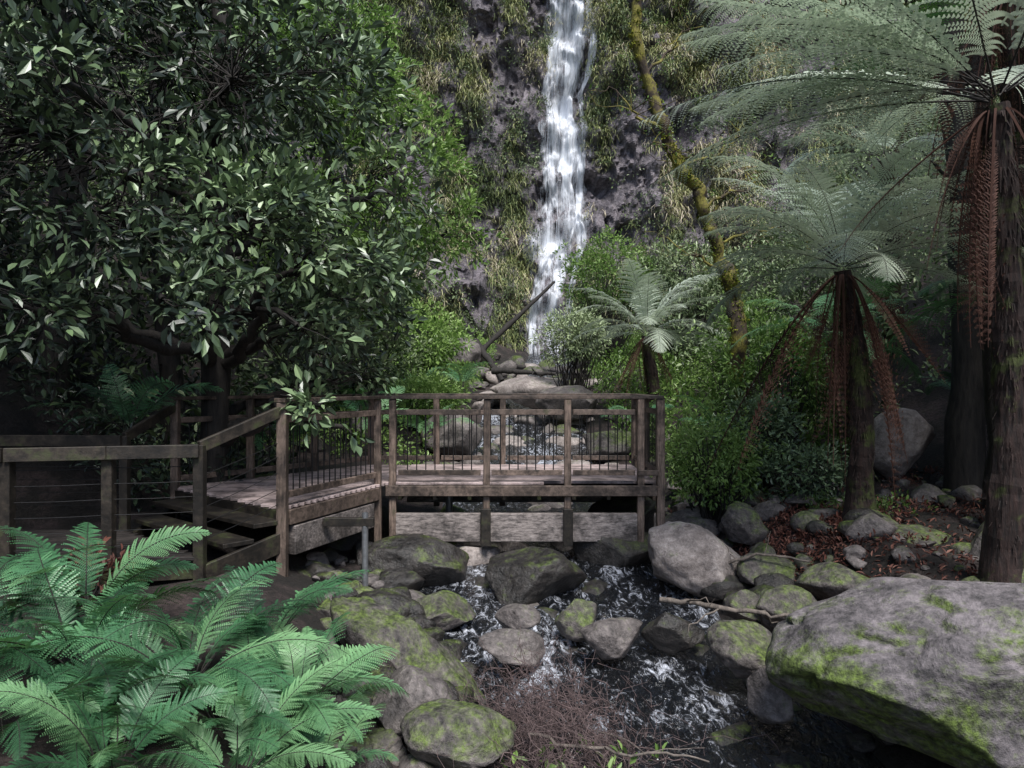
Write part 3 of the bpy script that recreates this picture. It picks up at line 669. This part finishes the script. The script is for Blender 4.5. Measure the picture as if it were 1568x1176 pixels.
# leaf litter, brushwood, branches
x = R.uniform(2.4, 6.5, 10000); y = R.uniform(5.5, 11.5, 10000); m = (fbm(x*1.2, y*1.2, 0, 3, 23) > -.12); x, y = x[m], y[m]
x = np.concatenate([x, R.normal(3.6, .55, 5000)]); y = np.concatenate([y, R.normal(8.7, .7, 5000)])
m = x-xs(y) > ws(y)+.1; x, y = x[m], y[m]
b = Buf(); Pt = np.stack([x, y, H(x, y)+R.uniform(.01, .04, len(x))], -1); leaves(b, Pt, np.tile([0, 0, .05], (len(x), 1)), 1, .07, .36, .3, .45, .35, up=2.0)
b.make("leaf_litter", M_litter)
b = Buf()
for k in range(620):
    c = np.array([R.normal(.22, .40), R.normal(5.0, .45), 0]); g = max(float(H(c[0], c[1])), float(zs(c[1]))-.13); c[2] = g+R.uniform(0, .50)*math.exp(-((c[0]-.2)/.5)**2)
    a = R.normal(2.2, .6); e = R.normal(.3, .4); l = R.uniform(.15, .95)*R.uniform(.5, 1)
    d = np.array([math.cos(a)*math.cos(e), math.sin(a)*math.cos(e)*.7, math.sin(e)])*l
    w = R.uniform(.0014, .006)*R.uniform(.5, 1); tube(b, wob(c-d/2, c+d/2, 9, .5, R.normal(0, .06)), np.linspace(w, w*.4, 9), 4)
    for _ in range(2):
        s = c+d*R.uniform(-.3, .45); tube(b, wob(s, s+nrm(d)*.1+R.normal(0, .09, 3), 4, .4), [.0025, .002, .0015, .001], 3)
b.make("brushwood_pile", M_twig, True)
b = Buf(); C = np.stack([R.uniform(-.1, 1.0, 26), R.uniform(4.35, 4.8, 26), R.uniform(-.3, -.15, 26)], -1)
leaves(b, C, np.tile([0, 0, 1.], (26, 1)), 6, .07, .45, .7, .6); b.make("streamside_weeds", M_leaf2)
def branch(name, p0, p1, r, mat, n=16, forks=4, w=.12):
    b = Buf(); L = wob(p0, p1, n, w); tube(b, L, np.linspace(r, r*.5, n)*(1+.1*R.normal(0, 1, n)), 8)
    for k in range(forks):
        s = L[R.integers(3, n)]; tube(b, wob(s, s+R.normal(0, .25, 3)*[1, 1, .5], 6, .4), np.linspace(r*.4, r*.1, 6), 4)
    b.make(name, mat, True)
branch("fallen_branch", (1.4, 7.0, .16), (2.5, 6.5, .16), .03, M_log, w=.3)
branch("fallen_branch", (1.9, 8.1, .15), (3.1, 7.7, .35), .02, M_log, w=.3)
branch("fallen_branch", (.1, 4.75, -.05), (1.2, 4.5, -.1), .012, M_log, w=.3)
branch("fallen_log", (-.95, 25, 3.4), (1.5, 26, 5.8), .10, M_bark, forks=1, w=.03)
branch("fallen_log", (-1.2, 24.2, 3.6), (-.3, 23, 2.3), .13, M_bark, forks=2)
branch("fallen_log", (-.6, 22.5, 2.6), (1.3, 22, 2.5), .1, M_bark, forks=3)

# ------------------------------------------------------------ timber structures
def beam(buf, p0, p1, w, h, tint=None, mat=0, up=(0, 0, 1)):
    p0 = np.array(p0, float); p1 = np.array(p1, float); d = nrm(p1-p0)
    u = np.array(up, float)
    if abs(d@u) > .95: u = np.array([0, 1., 0])
    s = nrm(np.cross(d, u)); v = np.cross(s, d)
    V = [p+a*s*w/2+c*v*h/2 for p in (p0, p1) for a, c in ((-1, -1), (1, -1), (1, 1), (-1, 1))]
    buf.add(V, q=[[3, 2, 1, 0], [4, 5, 6, 7], [0, 1, 5, 4], [1, 2, 6, 5], [2, 3, 7, 6], [3, 0, 4, 7]], tint=R.uniform(.2, .8) if tint is None else tint, mat=mat)
def post(buf, x, y, z0, z1, s=.09, tint=None):
    beam(buf, (x, y, z0), (x+R.normal(0, .006), y+R.normal(0, .004), z1), s, s, tint)
def decking(buf, poly, z, bw=.092, gap=.007, th=.034):
    poly = np.array(poly, float); y = poly[:, 1].min()+bw/2
    while y < poly[:, 1].max()-.01:
        xsx = []
        for k in range(len(poly)):
            a, c = poly[k], poly[(k+1) % len(poly)]
            if (a[1]-y)*(c[1]-y) < 0: xsx.append(a[0]+(c[0]-a[0])*(y-a[1])/(c[1]-a[1]))
        if len(xsx) >= 2: beam(buf, (min(xsx), y, z-th/2+R.normal(0, .001)), (max(xsx), y, z-th/2), bw, th)
        y += bw+gap
br = empty("viewing_platform")
ZD = .95; ZR = 2.03
G = (-2.33, 7.5); A = (-1.56, 9.42); Bp = (1.86, 9.5); C = (1.86, 11.5); D = (-2.2, 11.5); K = (-4.1, 9.0)
b = Buf(); decking(b, [A, Bp, C, (A[0], 11.5)], ZD); decking(b, [G, (A[0]-.01, A[1]), (A[0]-.01, 11.5), D, K], ZD); b.make("deck_boards", M_deck, False, br, .004)
pb = Buf(); rb = Buf(); sb = Buf(); gb = Buf(); kb = Buf()
def edge(p, q, off=0): p = np.array(p); q = np.array(q); return p, q, nrm(q-p)
def panel(p, q, bal=True, z0=1.07, z1=1.84, inset=.07):
    p, q, d = edge(p, q); L = np.linalg.norm(q-p); a = p+d*inset; c = q-d*inset
    beam(rb, (*a, z0), (*c, z0), .045, .07); beam(rb, (*a, z1), (*c, z1), .045, .07)
    if bal:
        n = max(2, int((L-.15)/.105))
        for k in range(1, n):
            t = a+(c-a)*k/n; tube(sb, [(*t, z0+.02), (*t, (z0+z1)/2), (*t, z1-.02)], .0075, 6)
def top(p, q, z=ZR, z2=None, ext=.05):
    p, q, d = edge(p, q); z2 = z if z2 is None else z2
    beam(rb, (*(p-d*ext), z), (*(q+d*ext), z2), .13, .042, .1)
fx = [-1.52, -.33, .71, 1.64]
for x_ in fx: post(pb, x_, 9.44, .14, ZR-.022, .085)
post(pb, -1.68, 9.27, .12, ZR-.022, .085); post(pb, 1.90, 9.46, .10, ZR-.022, .10)
for a_, c_ in zip(fx[:-1], fx[1:]): panel((a_, 9.44), (c_, 9.44))
beam(rb, (1.60, 9.39, 1.07), (1.86, 9.39, 1.07), .03, .07)
top((-1.60, 9.44), (1.88, 9.46))
post(pb, 1.90, 10.5, .3, ZR-.022); post(pb, 1.90, 11.5, .3, ZR-.022)
panel((1.90, 9.5), (1.90, 10.5)); panel((1.90, 10.5), (1.90, 11.5)); top((1.90, 9.6), (1.90, 11.5), ZR-.003)
bk = np.linspace(-2.2, 1.9, 5)
for x_ in bk[:-1]: post(pb, x_, 11.54, .3, ZR-.022)
for a_, c_ in zip(bk[:-1], bk[1:]): panel((a_, 11.54), (c_, 11.54), z1=1.76, z0=1.05)
top((-2.2, 11.54), (1.8, 11.54), ZR+.002)
kd = [np.array(K)+(np.array(D)-np.array(K))*t for t in (0, .33, .66)]
for p in kd: post(pb, p[0], p[1], .5, ZR-.022)
for p, q in zip(kd, kd[1:]+[np.array(D)]): panel(p, q, z1=1.76, z0=1.05)
top(K, D, ZR-.004)
post(pb, G[0], G[1], .05, ZR-.022, .10); panel(G, (-1.68, 9.27)); top(G, (-1.68, 9.27), ZR+.003)
H1 = (-2.87, 6.8); H2 = (-4.19, 8.0)
for (p, q) in ((G, H1), (K, H2)):
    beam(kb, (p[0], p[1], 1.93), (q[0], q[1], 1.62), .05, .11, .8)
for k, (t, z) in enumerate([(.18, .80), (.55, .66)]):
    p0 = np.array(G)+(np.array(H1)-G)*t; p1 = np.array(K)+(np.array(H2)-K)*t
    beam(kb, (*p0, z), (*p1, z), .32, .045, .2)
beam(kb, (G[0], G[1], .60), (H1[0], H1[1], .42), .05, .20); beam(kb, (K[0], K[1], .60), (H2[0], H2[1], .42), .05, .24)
def fascia(p, q, z0, z1, w=.045, buf=None, tint=None):
    beam(buf or rb, (*p, (z0+z1)/2), (*q, (z0+z1)/2), w, z1-z0, tint)
fascia((-1.60, 9.37), (1.84, 9.37), .78, .912, tint=.35); fascia((G[0]+.05, G[1]+.06), (-1.66, 9.20), .76, .912); fascia((1.83, 9.5), (1.83, 11.4), .70, .91)
fascia(G, K, .76, .912, tint=.3, buf=kb)
for (a_, c_) in ((-1.50, -.40), (-.28, .66), (.76, 1.60)): fascia((a_, 9.46), (c_, 9.46), .19, .55, .10, gb, R.uniform(.45, .8))
fascia((-2.27, 7.62), (-1.73, 9.10), .44, .74, .09, gb, .3)
fascia((-1.6, 11.3), (1.8, 11.3), .4, .8, .1, gb, .2)
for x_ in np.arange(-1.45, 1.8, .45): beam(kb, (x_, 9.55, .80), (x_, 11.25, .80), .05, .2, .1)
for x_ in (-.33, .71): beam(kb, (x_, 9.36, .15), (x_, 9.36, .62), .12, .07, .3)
tube(sb, [(-1.60, 8.05, .80), (-1.60, 8.05, 0), (-1.60, 8.05, -.4)], .035, 10, mat=1)
beam(kb, (-2.05, 8.05, .70), (-1.5, 8.05, .70), .07, .09, .3)
tube(sb, [(-.9, 10.6, .7), (-.9, 10.6, 0), (-.9, 10.6, -.4)], .05, 10, mat=1)
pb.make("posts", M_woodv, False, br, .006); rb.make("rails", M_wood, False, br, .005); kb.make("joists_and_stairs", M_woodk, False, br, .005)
sb.make("balusters_and_columns", [M_steel, M_galv], True, br); gb.make("girders", M_girder, False, br, .008)
boulder((1.6, 10.4, .1), (.55, .7, .5), M_rockd, 41, name="stone_abutment")
boulder((-2.6, 10.2, .1), (.7, .9, .6), M_rockd, 42, name="stone_abutment")

bw = empty("boardwalk"); pb = Buf(); rb = Buf(); sb = Buf(); db = Buf()
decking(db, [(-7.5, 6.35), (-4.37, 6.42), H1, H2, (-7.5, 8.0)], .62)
fr_ = [(-7.4, 6.3), (-5.9, 6.35), (-4.37, 6.4), (-3.6, 6.6), H1]
for p in fr_: post(pb, p[0], p[1], .05, 1.64, .095)
for p in [(-7.3, 8.05), (-5.7, 8.05), (-4.19, 8.0)]: post(pb, p[0], p[1], .3, 1.64, .09)
for L_ in (fr_, [(-7.3, 8.05), (-5.7, 8.05), H2]):
    for p, q in zip(L_[:-1], L_[1:]):
        d_ = nrm(np.array(q, float)-p)
        nside = np.array([d_[1], -d_[0]])*.07
        beam(rb, (*(np.array(p)+nside), 1.59), (*(np.array(q)+nside), 1.59), .045, .12, R.uniform(.5, .9))
        for z in np.linspace(.75, 1.45, 6): tube(sb, [(*p, z), ((p[0]+q[0])/2, (p[1]+q[1])/2, z-.006), (*q, z)], .0035, 4)
for p, q in zip(fr_[:-1], fr_[1:]): fascia((p[0], p[1]+.07), (q[0], q[1]+.07), .40, .585, buf=rb, tint=.2)
for z0_, z1_ in ((.75, 1.0), (.9, 1.15), (1.05, 1.32), (1.2, 1.48), (1.35, 1.62)):
    tube(sb, [(H1[0], H1[1], z0_), ((H1[0]+G[0])/2, (H1[1]+G[1])/2, (z0_+z1_)/2-.01), (G[0], G[1], z1_)], .0035, 4)
db.make("deck_boards", M_deck_shaded, False, bw, .004); pb.make("posts", M_woodk, False, bw, .006); rb.make("rails", M_woodk, False, bw, .005); sb.make("wires", M_steel, True, bw)

# ------------------------------------------------------------ light
el, az = math.radians(57), math.radians(165)
w = bpy.data.worlds.new("World"); scene.world = w; w.use_nodes = True
nt = w.node_tree; sky = nt.nodes.new('ShaderNodeTexSky'); sky.sky_type = 'NISHITA'; sky.sun_disc = False
sky.sun_elevation = el; sky.sun_rotation = az
nt.links.new(sky.outputs[0], nt.nodes['Background'].inputs[0]); nt.nodes['Background'].inputs[1].default_value = .15
s = Vector((math.sin(az)*math.cos(el), math.cos(az)*math.cos(el), math.sin(el)))
ld = bpy.data.lights.new("sun", 'SUN'); ld.energy = 5.0; ld.angle = math.radians(22); ld.color = (1, .98, .94)
lo = bpy.data.objects.new("sun", ld); scene.collection.objects.link(lo); lo.rotation_euler = s.to_track_quat('Z', 'Y').to_euler(); lo.location = (0, 0, 30)
cam = bpy.data.cameras.new("camera"); co = bpy.data.objects.new("camera", cam); scene.collection.objects.link(co)
cam.lens = 26; cam.sensor_width = 36; cam.clip_end = 2000; cam.clip_start = .05
co.location = (0, 0, 2.2); co.rotation_euler = (math.radians(90), 0, 0); scene.camera = co
scene.view_settings.view_transform = 'Standard'; scene.view_settings.look = 'None'; scene.view_settings.exposure = 0
